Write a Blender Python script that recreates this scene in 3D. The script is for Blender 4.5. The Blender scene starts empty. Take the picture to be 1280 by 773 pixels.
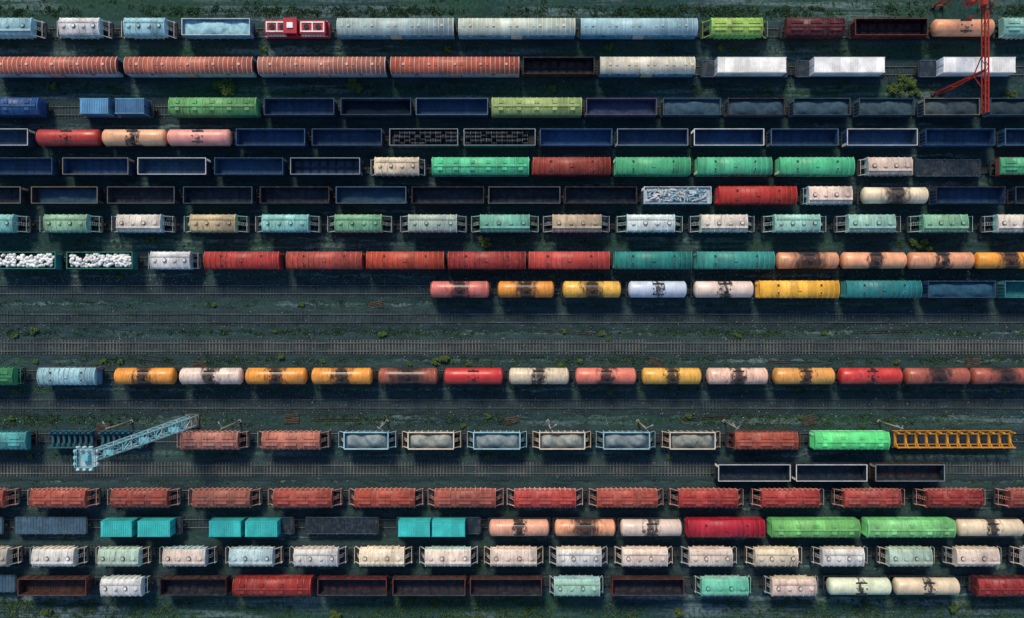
import bpy, math, random
from mathutils import Vector
random.seed(7)
R=random.random
def U(a,b): return random.uniform(a,b)
H=150.0; S=0.15; CX=640; CY=386.5
sc=bpy.context.scene
def lin(c):
    return tuple((v/255/12.92 if v/255<=.04045 else ((v/255+.055)/1.055)**2.4) for v in c)
# ------------------------------------------------------------------ nodes helper
class N:
    def __init__(s,name):
        s.m=bpy.data.materials.new(name); s.m.use_nodes=True
        s.t=s.m.node_tree; s.n=s.t.nodes; s.b=s.n['Principled BSDF']
    def l(s,a,b): s.t.links.new(a,b)
    def put(s,sock,v):
        if isinstance(v,bpy.types.NodeSocket): s.l(v,sock)
        else: sock.default_value=v
    def coord(s,rnd=True,scale=None):
        tc=s.n.new('ShaderNodeTexCoord'); v=tc.outputs['Object']
        if rnd:
            oi=s.n.new('ShaderNodeObjectInfo')
            m=s.math('MULTIPLY',oi.outputs['Random'],137.0)
            a=s.n.new('ShaderNodeVectorMath'); a.operation='ADD'; s.l(v,a.inputs[0]); s.l(m,a.inputs[1]); v=a.outputs[0]
        return v
    def sv(s,v,k):
        a=s.n.new('ShaderNodeVectorMath'); a.operation='MULTIPLY'; s.l(v,a.inputs[0]); a.inputs[1].default_value=k; return a.outputs[0]
    def noise(s,v,scale,det=5,rough=.55):
        n=s.n.new('ShaderNodeTexNoise'); s.l(v,n.inputs['Vector']); n.inputs['Scale'].default_value=scale
        n.inputs['Detail'].default_value=det; n.inputs['Roughness'].default_value=rough; return n.outputs['Fac']
    def math(s,op,a,b=0.0,c=None,clamp=False):
        n=s.n.new('ShaderNodeMath'); n.operation=op; n.use_clamp=clamp
        s.put(n.inputs[0],a); s.put(n.inputs[1],b)
        if c is not None: s.put(n.inputs[2],c)
        return n.outputs[0]
    def rng(s,v,a,b,c=0.0,d=1.0):
        n=s.n.new('ShaderNodeMapRange'); s.put(n.inputs[0],v)
        for i,x in enumerate((a,b,c,d)): s.put(n.inputs[i+1],x)
        return n.outputs[0]
    def mix(s,f,a,b,mode='MIX'):
        n=s.n.new('ShaderNodeMix'); n.data_type='RGBA'; n.blend_type=mode
        s.put(n.inputs[0],f)
        for i,x in ((6,a),(7,b)):
            if isinstance(x,tuple): x=(*x[:3],1)
            s.put(n.inputs[i],x)
        return n.outputs[2]
    def attr(s,name,out='Color'):
        n=s.n.new('ShaderNodeAttribute'); n.attribute_type='OBJECT'; n.attribute_name=name; return n.outputs[out]
    def bump(s,h,st=.3,d=.03):
        n=s.n.new('ShaderNodeBump'); n.inputs['Strength'].default_value=st; n.inputs['Distance'].default_value=d
        s.l(h,n.inputs['Height']); s.l(n.outputs[0],s.b.inputs['Normal'])
    def done(s,col,rough=.7,metal=0.0):
        s.put(s.b.inputs['Base Color'],(*col,1) if isinstance(col,tuple) else col)
        s.put(s.b.inputs['Roughness'],rough); s.b.inputs['Metallic'].default_value=metal
        s.b.inputs['Specular IOR Level'].default_value=.3
        return s.m
def weathered(name,attrname,rustc=(.12,.045,.028),stain=False,wk=1.0,panel=0.0,rough=.55):
    k=N(name); v=k.coord()
    base=k.attr(attrname); wear=k.attr('wear','Fac')
    fade=k.rng(k.noise(v,.5,4),.3,.7,.78,1.18)
    fine=k.rng(k.noise(v,3.5,6,.7),.3,.7,.87,1.12)
    br=k.math('MULTIPLY',fade,fine)
    if panel:
        sx=k.n.new('ShaderNodeSeparateXYZ'); k.l(v,sx.inputs[0])
        fl=k.math('FLOOR',k.math('MULTIPLY',sx.outputs[0],.62))
        wn=k.n.new('ShaderNodeTexWhiteNoise'); wn.noise_dimensions='1D'; k.l(fl,wn.inputs['W'])
        br=k.math('MULTIPLY',br,k.rng(wn.outputs['Value'],0,1,1-panel,1+panel*.6))
    c=k.mix(1.0,base,br,'MULTIPLY')
    chalk=k.rng(k.noise(k.sv(v,(1,1,1)),1.1,7,.7),.48,.72,0,.42)
    c=k.mix(k.math('MULTIPLY',chalk,wear),c,k.mix(.5,base,(.62,.6,.54)))
    st=k.noise(k.sv(v,(2.6,.35,.3)),1.3,6,.65)
    stm=k.math('MULTIPLY',k.rng(st,.50,.72,0,.85),k.math('MULTIPLY',wear,.9,clamp=True))
    c=k.mix(stm,c,(.035,.038,.042))
    rm=k.noise(v,1.7,8,.75)
    rmask=k.math('MULTIPLY',k.rng(rm,.54,.68),k.math('MULTIPLY',wear,wk*.85,clamp=True))
    c=k.mix(rmask,c,rustc)
    if stain:
        tc=k.n.new('ShaderNodeTexCoord'); sx=k.n.new('ShaderNodeSeparateXYZ'); k.l(tc.outputs['Object'],sx.inputs[0])
        ax=k.math('ABSOLUTE',sx.outputs[0])
        nn=k.noise(k.sv(v,(1.5,.6,.4)),.9,7,.68)
        ax2=k.math('ADD',ax,k.math('MULTIPLY',k.math('SUBTRACT',nn,.5),7.0))
        amt=k.attr('stain','Fac')
        m=k.rng(ax2,k.math('MULTIPLY',amt,2.8),k.math('MULTIPLY',amt,1.1),0,.93)
        m=k.math('MULTIPLY',m,k.math('GREATER_THAN',amt,.01))
        c=k.mix(m,c,(.022,.016,.015))
        rg=k.math('MULTIPLY',k.rng(k.noise(k.sv(v,(3.2,.3,.3)),.8,5,.6),.56,.68,0,.5),wear)
        c=k.mix(rg,c,(.07,.042,.032))
    k.bump(rm,.15,.03)
    m=k.done(c,rough)
    if stain: k.b.inputs['Specular IOR Level'].default_value=.5
    return m
M_PAINT=weathered('wagon_paint','c_body',panel=.12)
M_TANK=weathered('tank_paint','c_body',stain=True,rough=.36)
M_ROOF=weathered('roof_paint','c_roof',panel=.2,rough=.46)
M_TRIM=weathered('trim_paint','c_trim',wk=.6)
M_IN=weathered('inner_steel','c_in',(.06,.045,.04),wk=.6,panel=.15)
def simple(name,a,b,scale=3,rough=.8,metal=0,bump=0):
    k=N(name); v=k.coord(); n=k.noise(v,scale,6,.65)
    if bump: k.bump(n,bump,.05)
    return k.done(k.mix(k.rng(n,.35,.65),a,b),rough,metal)
M_FRAME=simple('frame_steel',(.010,.018,.026),(.038,.044,.05),2)
M_WHEEL=simple('wheel_steel',(.03,.03,.032),(.07,.055,.05),4,.5,.6)
def cargo():
    k=N('bulk_cargo'); v=k.coord(); c=k.attr('c_cargo')
    n=k.noise(v,1.2,8,.7); k.bump(n,.6,.15)
    return k.done(k.mix(1.0,c,k.rng(n,.3,.7,.55,1.3),'MULTIPLY'),.95)
M_CARGO=cargo()
M_GLASS=simple('dark_glass',(.01,.015,.02),(.02,.03,.04),1,.15)
SLOTS=[M_PAINT,M_ROOF,M_FRAME,M_WHEEL,M_IN,M_CARGO,M_TRIM,M_TANK,M_GLASS]
PA,RO,FR,WH,IN,CG,TR,TK,GL=range(9)
# ------------------------------------------------------------------ mesh builder
class MB:
    def __init__(s): s.v=[];s.f=[];s.m=[];s.sm=[]
    def face(s,idx,m,sm=False): s.f.append(idx);s.m.append(m);s.sm.append(sm)
    def box(s,x0,x1,y0,y1,z0,z1,m,top=None):
        b=len(s.v)
        tx,ty=(0,0) if top is None else top
        s.v+= [(x0,y0,z0),(x1,y0,z0),(x1,y1,z0),(x0,y1,z0),(x0+tx,y0+ty,z1),(x1-tx,y0+ty,z1),(x1-tx,y1-ty,z1),(x0+tx,y1-ty,z1)]
        for q in ((3,2,1,0),(4,5,6,7),(0,1,5,4),(1,2,6,5),(2,3,7,6),(3,0,4,7)): s.face([b+i for i in q],m)
    def beam(s,p,q,w,m,w2=None):
        p=Vector(p);q=Vector(q);d=(q-p).normalized()
        u=d.cross(Vector((0,0,1)) if abs(d.z)<.95 else Vector((1,0,0))).normalized(); t=d.cross(u)
        b=len(s.v); w2=w if w2 is None else w2
        for c,ww in ((p,w),(q,w2)):
            for a,e in ((-1,-1),(1,-1),(1,1),(-1,1)): s.v.append(tuple(c+u*a*ww/2+t*e*ww/2))
        for f in ((3,2,1,0),(4,5,6,7),(0,1,5,4),(1,2,6,5),(2,3,7,6),(3,0,4,7)): s.face([b+i for i in f],m)
    def rev(s,prof,axis,c,n,m,smooth=True):
        b=len(s.v)
        for a,r in prof:
            for i in range(n):
                t=2*math.pi*i/n; p,q=r*math.cos(t),r*math.sin(t)
                if axis=='x': s.v.append((c[0]+a,c[1]+p,c[2]+q))
                elif axis=='y': s.v.append((c[0]+q,c[1]+a,c[2]+p))
                else: s.v.append((c[0]+p,c[1]+q,c[2]+a))
        for j in range(len(prof)-1):
            for i in range(n):
                k=(i+1)%n
                s.face([b+j*n+i,b+j*n+k,b+(j+1)*n+k,b+(j+1)*n+i],m,smooth)
        s.face([b+i for i in range(n)][::-1],m); e=b+(len(prof)-1)*n; s.face([e+i for i in range(n)],m)
    def cyl(s,axis,c,r,l,n,m): s.rev([(-l/2,r),(l/2,r)],axis,c,n,m,True)
    def arch(s,x0,x1,w,z0,rise,m,n=10,off=0,p=2.2):
        b=len(s.v); pr=[]
        for i in range(n+1):
            a=-1+2*i/n; pr.append((a*(w/2+off*.6),z0+off+rise*(1-abs(a)**p)))
        for x in (x0,x1):
            for y,z in pr: s.v.append((x,y,z))
        for i in range(n): s.face([b+i,b+n+1+i,b+n+2+i,b+i+1],m,off==0)
        b2=len(s.v)
        s.v+= [(x0,pr[0][0],z0-.12),(x0,pr[-1][0],z0-.12),(x1,pr[0][0],z0-.12),(x1,pr[-1][0],z0-.12)]
        s.face([b+i for i in range(n+1)]+[b2+1,b2],m); s.face(([b+n+1+i for i in range(n+1)]+[b2+3,b2+2])[::-1],m)
        s.face([b2,b2+2,b+n+1,b],m); s.face([b+n,b+2*n+1,b2+3,b2+1],m); s.face([b2,b2+1,b2+3,b2+2],m)
    def mesh(s,name,slots=SLOTS):
        me=bpy.data.meshes.new(name); me.from_pydata(s.v,[],s.f)
        for m in slots: me.materials.append(m)
        me.polygons.foreach_set('material_index',s.m); me.polygons.foreach_set('use_smooth',s.sm); me.update(); return me
def add(name,me,loc=(0,0,0),rot=0,parent=None):
    o=bpy.data.objects.new(name,me); o.location=loc; o.rotation_euler[2]=rot; sc.collection.objects.link(o)
    if parent: o.parent=parent
    return o
# ------------------------------------------------------------------ wagons (z relative to rail top)
def under(mb,L,ext,coup=.5):
    T=L/2+ext
    mb.box(-T,T,-.25,.25,.72,1.06,FR)
    for s in(-1,1):
        mb.box(-L/2,L/2,s*1.38-.08,s*1.38+.08,.9,1.18,FR)
        mb.box(s*T-.12,s*T+.12,-1.4,1.4,.85,1.15,FR)
        mb.box(s*(T+coup/2)-coup/2-.02,s*(T+coup/2)+coup/2-.12,-.11,.11,.72,.98,WH)
        mb.box(s*(T+coup)-.16,s*(T+coup)+.04,-.2,.2,.68,1.02,WH)
        mb.beam((s*T,.5,.8),(s*(T+coup),.42,.45),.06,FR)
        xb=s*(T-2.0)
        for dx in(-.93,.93):
            for y in(-.76,.76): mb.cyl('y',(xb+dx,y,.475),.475,.13,16,WH)
            mb.cyl('y',(xb+dx,0,.475),.09,2.1,8,WH)
        for y in(-1.02,1.02):
            mb.box(xb-1.2,xb+1.2,y-.08,y+.08,.38,.66,FR); mb.box(xb-.45,xb+.45,y-.1,y+.1,.3,.85,FR)
        mb.box(xb-.25,xb+.25,-1.1,1.1,.5,.74,FR)
    for k in range(-2,3):
        mb.box(k*L/6-.06,k*L/6+.06,-1.3,1.3,.88,1.05,FR)
    mb.cyl('x',(.8,-.8,.75),.2,1.0,10,FR); mb.box(-1.4,-.6,.5,.9,.5,.85,FR)
def ends(mb,L,ext,ztop):
    if ext<.6: return
    for s in(-1,1):
        a,b=L/2,L/2+ext
        x0,x1=sorted((s*a,s*b))
        mb.box(x0,x1,-1.45,-.75,1.16,1.2,FR); mb.box(x0,x1,.75,1.45,1.16,1.2,FR)
        mb.box(min(s*(b-.3),s*b),max(s*(b-.3),s*b),-.6,.6,1.16,1.2,FR)
        for y in(-1.42,1.42):
            mb.beam((s*(b-.08),y,1.1),(s*(b-.08),y,2.2),.07,TR)
            mb.beam((s*(b-.1),y,1.15),(s*(a-.1),y*.97,ztop-.2),.12,TR)
        mb.beam((s*(b-.08),-1.42,2.2),(s*(b-.08),1.42,2.2),.06,TR)
        for y in(-.45,.05):
            mb.beam((s*(b-.35),y+.2,1.15),(s*(a+.1),y+.2,ztop+.1),.05,TR)
        for t in range(6):
            f=t/6; mb.beam((s*((b-.35)*(1-f)+(a+.1)*f),-.25,1.15*(1-f)+(ztop+.1)*f),(s*((b-.35)*(1-f)+(a+.1)*f),.25,1.15*(1-f)+(ztop+.1)*f),.04,TR)
        mb.cyl('y',(s*(a+ext*.45),-.1,1.5),.28,.9,10,FR)
def gondola(L,cargo=None,sd=0):
    rs=random.Random(sd); mb=MB(); under(mb,L,.1); w=1.5; z0,z1=1.2,3.25
    mb.box(-L/2+.08,L/2-.08,-w,w,1.08,z0,IN)
    for s in(-1,1):
        ya,yb=sorted((s*w,s*(w-.08)))
        mb.box(-L/2,L/2,ya,yb,1.1,z1,PA)
        mb.box(-L/2+.1,L/2-.1,*sorted((s*(w-.083),s*(w-.1))),z0,z1-.1,IN)
        mb.box(-L/2-.03,L/2+.03,*sorted((s*(w-.07),s*(w+.035))),z1,z1+.1,TR)
        n=int(L/1.55)
        for i in range(n+1):
            x=-L/2+.12+(L-.24)*i/n
            mb.box(x-.09,x+.09,*sorted((s*w,s*(w+.11))),1.0,z1-.002,PA)
        for z in(1.7,2.3,2.8): mb.box(-L/2,L/2,*sorted((s*w,s*(w+.035))),z,z+.07,PA)
        xa,xb=sorted((s*L/2,s*(L/2-.08))); mb.box(xa,xb,-w+.08,w-.08,1.1,z1,PA)
        mb.box(*sorted((s*(L/2-.08),s*(L/2+.05))),-w+.07,w-.07,z1,z1+.1,TR)
        mb.box(*sorted((s*(L/2-.083),s*(L/2-.1))),-w+.1,w-.1,z0,z1-.1,IN)
        for y in(-.9,-.3,.3,.9): mb.box(*sorted((s*L/2,s*(L/2+.1))),y-.07,y+.07,1.1,z1-.002,PA)
        for z in range(5): mb.box(*sorted((s*(L/2+.02),s*(L/2+.14))),.98,1.4,1.3+z*.4,1.34+z*.4,TR)
    mb.box(-L/2+.1,L/2-.1,-.12,.12,z0,z0+.13,IN)
    n=int(L/1.5)
    for i in range(1,n):
        x=-L/2+L*i/n; mb.box(x-.07,x+.07,-w+.1,w-.1,z0,z0+.1,IN)
        for s in(-1,1): mb.box(x-.06,x+.06,*sorted((s*(w-.1),s*(w-.18))),z0+.1,z1-.12,IN)
    for i in range(n):
        x=-L/2+L*(i+.5)/n
        for s in(-1,1): mb.box(x-.5,x+.5,s*.75-.5,s*.75+.5,z0,z0+.03,PA)
    if cargo=='bulk': mound(mb,L/2-.12,w-.11,2.5,.4,rs)
    if cargo=='fine': mound(mb,L/2-.12,w-.11,1.35,.25,rs)
    if cargo=='bags':
        for i in range(190):
            x=rs.uniform(-L/2+.5,L/2-.5); y=rs.uniform(-1.1,1.1); r=rs.uniform(.27,.38); z=rs.uniform(2.6,3.1)+.3*(1-abs(y)/1.2)
            mb.rev([(-r*.7,r*.3),(-r*.35,r*.85),(0,r),(r*.4,r*.8),(r*.7,r*.25)],'z',(x,y,z),8,CG)
        mb.box(-L/2+.12,L/2-.12,-w+.12,w-.12,1.25,2.4,IN)
    if cargo=='drums':
        for lay in range(2):
            for i in range(int((L-.8)/.95)):
                for j in range(4 if lay==0 else 3):
                    if rs.random()<.2: continue
                    x=-L/2+.75+i*.95+rs.uniform(-.05,.05); y=(-1.05+j*.7) if lay==0 else (-.7+j*.7)
                    z=2.55+lay*.55
                    mb.cyl('x',(x,y,z),.3,.84,12,IN)
                    for q in(-.44,.44): mb.cyl('x',(x+q,y,z),.325,.035,12,TR)
        mb.box(-L/2+.12,L/2-.12,-w+.12,w-.12,1.25,2.25,IN)
    if cargo=='scrap':
        mb.box(-L/2+.12,L/2-.12,-w+.12,w-.12,1.25,2.9,CG)
        for i in range(220):
            x=rs.uniform(-L/2+.8,L/2-.8); y=rs.uniform(-1.0,1.0); z=rs.uniform(2.9,3.5); a=rs.uniform(0,3.14); l=rs.uniform(.2,.75)
            x=max(-L/2+.8,min(L/2-.8,x)); dy=min(.4,l)*math.sin(a)
            mb.beam((x-l*math.cos(a),y-dy,z),(x+l*math.cos(a),y+dy,z+rs.uniform(-.25,.25)),rs.uniform(.08,.3),rs.choice((CG,TR,CG,PA)))
    return mb.mesh('gondola_mesh')
def mound(mb,hx,hy,z,rise,rs,humps=0):
    nx,ny=36,9; b=len(mb.v); ph=[rs.uniform(0,6) for _ in range(4)]
    for i in range(nx+1):
        for j in range(ny+1):
            a=-1+2*i/nx; c=-1+2*j/ny
            e=(1-abs(c)**2.5)*(1-abs(a)**8)
            h=e*rise*(1+.45*math.sin(a*5+ph[0])+.25*math.sin(a*11+c*3+ph[1]))+rs.uniform(-.05,.05)
            mb.v.append((a*hx,c*hy,z+h))
    for i in range(nx):
        for j in range(ny):
            q=b+i*(ny+1)+j; mb.face([q,q+ny+1,q+ny+2,q+1],CG,True)
def boxcar(L,kind=0,sd=0):
    mb=MB(); under(mb,L,.12); w=1.5; zt=3.45
    mb.box(-L/2,L/2,-w,w,1.1,zt,PA)
    mb.arch(-L/2-.04,L/2+.04,2*w+.12,zt,.62,RO,12)
    n=max(6,int(round(L/(.95 if kind!=2 else 1.2))))
    for i in range(n+1):
        x=-L/2+.06+(L-.12)*i/n
        mb.arch(x-.06,x+.06,2*w+.12,zt,.62,RO,12,off=.1)
        for s in(-1,1): mb.box(x-.07,x+.07,*sorted((s*w,s*(w+.09))),1.1,zt-.13,PA)
    for s in(-1,1):
        mb.box(-L/2,L/2,*sorted((s*w,s*(w+.07))),1.1,1.28,TR)
        if kind in(0,1):
            d=1.0 if kind==0 else .8
            mb.box(-d,d,*sorted((s*(w+.09),s*(w+.15))),1.25,zt-.25,PA)
            mb.box(-2.2*d,2.2*d,*sorted((s*(w+.09),s*(w+.17))),zt-.2,zt-.13,FR)
            mb.box(-.04,.04,*sorted((s*(w+.15),s*(w+.19))),1.3,zt-.3,FR)
            for q in(-1,1): mb.box(q*d-.05,q*d+.05,*sorted((s*(w+.15),s*(w+.2))),1.3,zt-.3,TR)
        for z in range(7): mb.box(*sorted((s*L/2,s*(L/2+.07))),-1.4,1.4,1.3+z*.3,1.4+z*.3,PA)
        for z in range(7): mb.box(*sorted((s*(L/2+.1),s*(L/2+.16))),.9,1.35,1.3+z*.34,1.34+z*.34,TR)
    if kind==2:
        mb.box(-L/2+.3,L/2-.3,-.22,.22,zt+.72,zt+.77,RO)
        k=int(L/2.9)
        for i in range(k):
            x=-L/2+L*(i+.5)/k
            for s in(-1,1): mb.box(x-.45,x+.45,s*.62-.3,s*.62+.3,zt+.5,zt+.74,RO,(.05,.05))
    elif kind==0:
        for i in(-1,1):
            for s in(-1,1): mb.cyl('z',(i*L*.27,s*.7,zt+.52),.3,.2,14,RO); mb.cyl('z',(i*L*.27,s*.7,zt+.63),.2,.05,14,FR)
        mb.box(-.35,.35,-.35,.35,zt+.55,zt+.78,RO,(.05,.05))
    return mb.mesh('boxcar_mesh')
def reefer(L,sd=0):
    mb=MB(); under(mb,L,.15,.4); w=1.52; zt=3.3
    mb.box(-L/2,L/2,-w,w,.95,zt,PA)
    mb.arch(-L/2-.03,L/2+.03,2*w+.06,zt,.75,RO,14,p=2.4)
    n=int(L/.85)
    for i in range(n+1):
        x=-L/2+.06+(L-.12)*i/n
        mb.arch(x-.05,x+.05,2*w+.06,zt,.75,TR,14,off=.045,p=2.4)
    for s in(-1,1):
        for z in(1.2,1.6,2.0,2.4,2.8,3.1): mb.box(-L/2,L/2,*sorted((s*w,s*(w+.03))),z,z+.06,PA)
        for x in(-1.1,1.1): mb.box(x-.03,x+.03,*sorted((s*(w+.03),s*(w+.1))),1.1,zt-.15,FR)
        mb.box(-1.07,1.07,*sorted((s*(w+.03),s*(w+.08))),1.15,zt-.2,TR)
        for x in range(-4,5):
            if x==0: continue
            mb.box(x*L/10-.3,x*L/10+.3,*sorted((s*(w+.032),s*(w+.06))),2.55,2.95,FR if x%3==0 else TR)
        mb.box(*sorted((s*L/2,s*(L/2+.12))),-1.0,1.0,1.0,3.2,FR)
    for i in range(5):
        x=-L/2+L*(i+.5)/5; mb.cyl('z',(x,0,zt+.82),.24,.18,12,TR); mb.box(x+.9,x+1.5,-.3,.3,zt+.7,zt+.84,RO,(.05,.05))
    return mb.mesh('refrigerator_wagon_mesh')
def hopper(L,ext,kind=0,sd=0):
    mb=MB(); under(mb,L,ext); w=1.5; zt=3.45; Lb=L
    zb=2.0
    mb.box(-Lb/2,Lb/2,-w,w,zb,zt,PA)
    mb.box(-Lb/2+1.0,Lb/2-1.0,-w,w,1.2,zb-.003,PA)
    k=3 if L<10 else 4
    for i in range(k):
        x=-Lb/2+1.2+(Lb-2.4)*(i+.5)/k
        mb.box(x-.35,x+.35,-.5,.5,.35,1.2,PA)
    mb.arch(-Lb/2-.03,Lb/2+.03,2*w+.08,zt,.42,RO,8,p=1.7)
    n=int(round(Lb/(1.15 if kind==0 else .95)))
    for i in range(n+1):
        x=-Lb/2+.08+(Lb-.16)*i/n
        for s in(-1,1): mb.box(x-.09,x+.09,*sorted((s*w,s*(w+.16))),1.25 if abs(x)<Lb/2-1 else 2.0,zt-.13,TR if kind==1 else PA)
        mb.arch(x-.05,x+.05,2*w+.08,zt,.42,RO,8,off=.07,p=1.7)
    for s in(-1,1): mb.box(-Lb/2,Lb/2,*sorted((s*w,s*(w+.06))),2.0,2.14,TR)
    if kind==0:
        q=4 if L<10 else 5
        for i in range(q):
            x=-Lb/2+Lb*(i+.5)/q; mb.cyl('z',(x,0,zt+.5),.38,.22,16,FR if (i+sd)%2 else RO); mb.cyl('z',(x,0,zt+.63),.3,.06,16,RO)
        mb.box(-Lb/2,Lb/2,.55,.95,zt+.42,zt+.47,RO)
        for i in range(8):
            x=-Lb/2+.2+(Lb-.4)*i/7; mb.beam((x,.95,zt+.3),(x,.95,zt+.75),.04,TR)
        mb.beam((-Lb/2+.2,.95,zt+.75),(Lb/2-.2,.95,zt+.75),.04,TR)
    else:
        mb.box(-Lb/2,Lb/2,-.2,.2,zt+.5,zt+.54,RO)
        for i in range(3):
            x=-Lb/2+Lb*(i+.5)/3
            for s in(-1,1): mb.box(x-1.1,x+1.1,s*.62-.27,s*.62+.27,zt+.32,zt+.52,RO,(.05,.06))
    ends(mb,L,ext,zt-.2)
    return mb.mesh('hopper_mesh')
def openhopper(L,ext,sd=0):
    rs=random.Random(sd); mb=MB(); under(mb,L,ext); w=1.5; zt=3.3
    for s in(-1,1):
        mb.box(-L/2,L/2,*sorted((s*w,s*(w-.07))),1.9,zt,PA)
        mb.box(-L/2,L/2,*sorted((s*(w-.08),s*(w+.09))),zt,zt+.11,TR)
        mb.box(*sorted((s*L/2,s*(L/2-.07))),-w+.08,w-.08,1.9,zt,PA)
        mb.box(*sorted((s*(L/2-.1),s*(L/2+.09))),-w+.08,w-.08,zt,zt+.11,TR)
        for i in range(8):
            x=-L/2+.1+(L-.2)*i/7; mb.box(x-.07,x+.07,*sorted((s*w,s*(w+.1))),1.3,zt-.002,TR)
        b=len(mb.v)
        mb.v+=[(s*(L/2-.08),-w+.08,3.0),(s*(L/2-.08),w-.08,3.0),(s*(L/2-1.6),w-.08,1.9),(s*(L/2-1.6),-w+.08,1.9)]
        mb.face([b,b+1,b+2,b+3],IN)
    mb.box(-L/2+1,L/2-1,-w,w,1.2,1.9,PA)
    mound(mb,L/2-.25,w-.1,2.45,.8,rs)
    ends(mb,L,ext,3.2)
    return mb.mesh('open_hopper_mesh')
def tank(L,sd=0):
    mb=MB(); under(mb,L-.3,.25,.45); r=1.5; cz=2.62; h=L/2
    mb.rev([(-h,.02),(-h+.03,.6),(-h+.13,1.05),(-h+.3,1.34),(-h+.5,r),(-h*.5,r),(0,r),(h*.5,r),(h-.5,r),(h-.3,1.34),(h-.13,1.05),(h-.03,.6),(h,.02)],'x',(0,0,cz),32,TK)
    for x in(-h+.55,-h*.33,h*.33,h-.55): mb.rev([(-.05,r+.01),(-.05,r+.03),(.05,r+.03),(.05,r+.01)],'x',(x,0,cz),32,TK,False)
    for s in(-1,1):
        mb.box(s*(h-1.9)-.3,s*(h-1.9)+.3,-1.2,1.2,1.0,1.7,FR)
    mb.cyl('z',(0,0,cz+r+.08),.4,.42,18,TK); mb.cyl('z',(0,0,cz+r+.32),.33,.08,18,TK)
    mb.cyl('z',(.9,0,cz+r+.02),.13,.22,10,FR); mb.cyl('z',(-.9,.1,cz+r+.02),.11,.26,10,FR)
    for y in(-.98,.98): mb.box(-1.0,1.0,y-.14,y+.14,cz+1.27,cz+1.31,FR)
    for y in(-1.1,1.1):
        for x in(-.95,0,.95): mb.beam((x,y,cz+1.2),(x,y,cz+1.85),.035,FR)
        mb.beam((-.95,y,cz+1.85),(.95,y,cz+1.85),.035,FR)
    for s in(-1,1):
        for q in(-.22,.22): mb.beam((q,s*1.15,cz+1.3),(q,s*1.62,1.0),.05,FR)
        for i in range(8):
            f=i/8; mb.beam((-.22,s*(1.15+.47*f),cz+1.3-f*(cz+.3)),(.22,s*(1.15+.47*f),cz+1.3-f*(cz+.3)),.04,FR)
        mb.box(-L/2,L/2,s*1.3-.1,s*1.3+.1,1.05,1.15,FR)
    return mb.mesh('tank_mesh')
def flatcar(L,kind=0,sd=0):
    mb=MB(); under(mb,L,.1); mb.box(-L/2,L/2,-1.45,1.45,1.1,1.25,IN)
    n=int(L/.55)
    for i in range(n):
        x=-L/2+L*(i+.5)/n; mb.box(x-.2,x+.2,-1.4,1.4,1.25,1.3,IN)
    for s in(-1,1):
        mb.box(-L/2,L/2,*sorted((s*1.45,s*1.55)),1.0,1.35,PA)
        if kind==0:
            for i in range(8): x=-L/2+.5+(L-1)*i/7; mb.box(x-.06,x+.06,*sorted((s*1.55,s*1.66)),1.0,1.6,PA)
    if kind==1:
        n=max(8,int(L/1.75))
        for i in range(n):
            x=-L/2+.4+(L-.8)*i/(n-1); d=(L-.8)/(n-1)
            mb.box(x-.2,x+.2,-1.45,1.45,1.3,1.7,TR)
            for s in(-1,1):
                mb.box(x-.2,x+.2,s*1.35-.1,s*1.35+.1,1.3,3.0,TR)
                mb.beam((x,s*1.3,2.6),(x,s*.5,1.6),.14,TR)
            if i<n-1:
                mb.box(x+.2,x+d-.2,-1.42,-1.22,2.5,2.95,TR)
        for s in(-1,1): mb.box(-L/2+.3,L/2-.3,s*.95-.06,s*.95+.06,1.32,1.5,TR)
    return mb.mesh('flatcar_mesh')
def container(L,sd=0):
    mb=MB(); w=1.22; h=2.6
    mb.box(-L/2+.04,L/2-.04,-w+.04,w-.04,.05,h-.05,PA)
    for x in(-L/2+.07,L/2-.07):
        for y in(-w+.07,w-.07): mb.box(x-.08,x+.08,y-.08,y+.08,0,h,TR)
    for y in(-w+.07,w-.07):
        mb.box(-L/2+.15,L/2-.15,y-.06,y+.06,h-.12,h-.01,TR); mb.box(-L/2+.15,L/2-.15,y-.06,y+.06,0,.14,TR)
    n=int(L/.42)
    for i in range(n):
        x=-L/2+.2+(L-.4)*(i+.5)/n; mb.box(x-.11,x+.11,-w+.16,w-.16,h-.05,h+.02,RO)
        for s in(-1,1): mb.box(x-.1,x+.1,*sorted((s*(w-.04),s*(w+.03))),.16,h-.14,PA)
    for s in(-1,1):
        mb.box(*sorted((s*(L/2-.04),s*(L/2+.01))),-.03,.03,.15,h-.15,FR)
        for y in(-.7,-.35,.35,.7): mb.cyl('z',(s*(L/2),y,h/2),.03,h-.3,6,TR)
    return mb.mesh('container_mesh')
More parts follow.
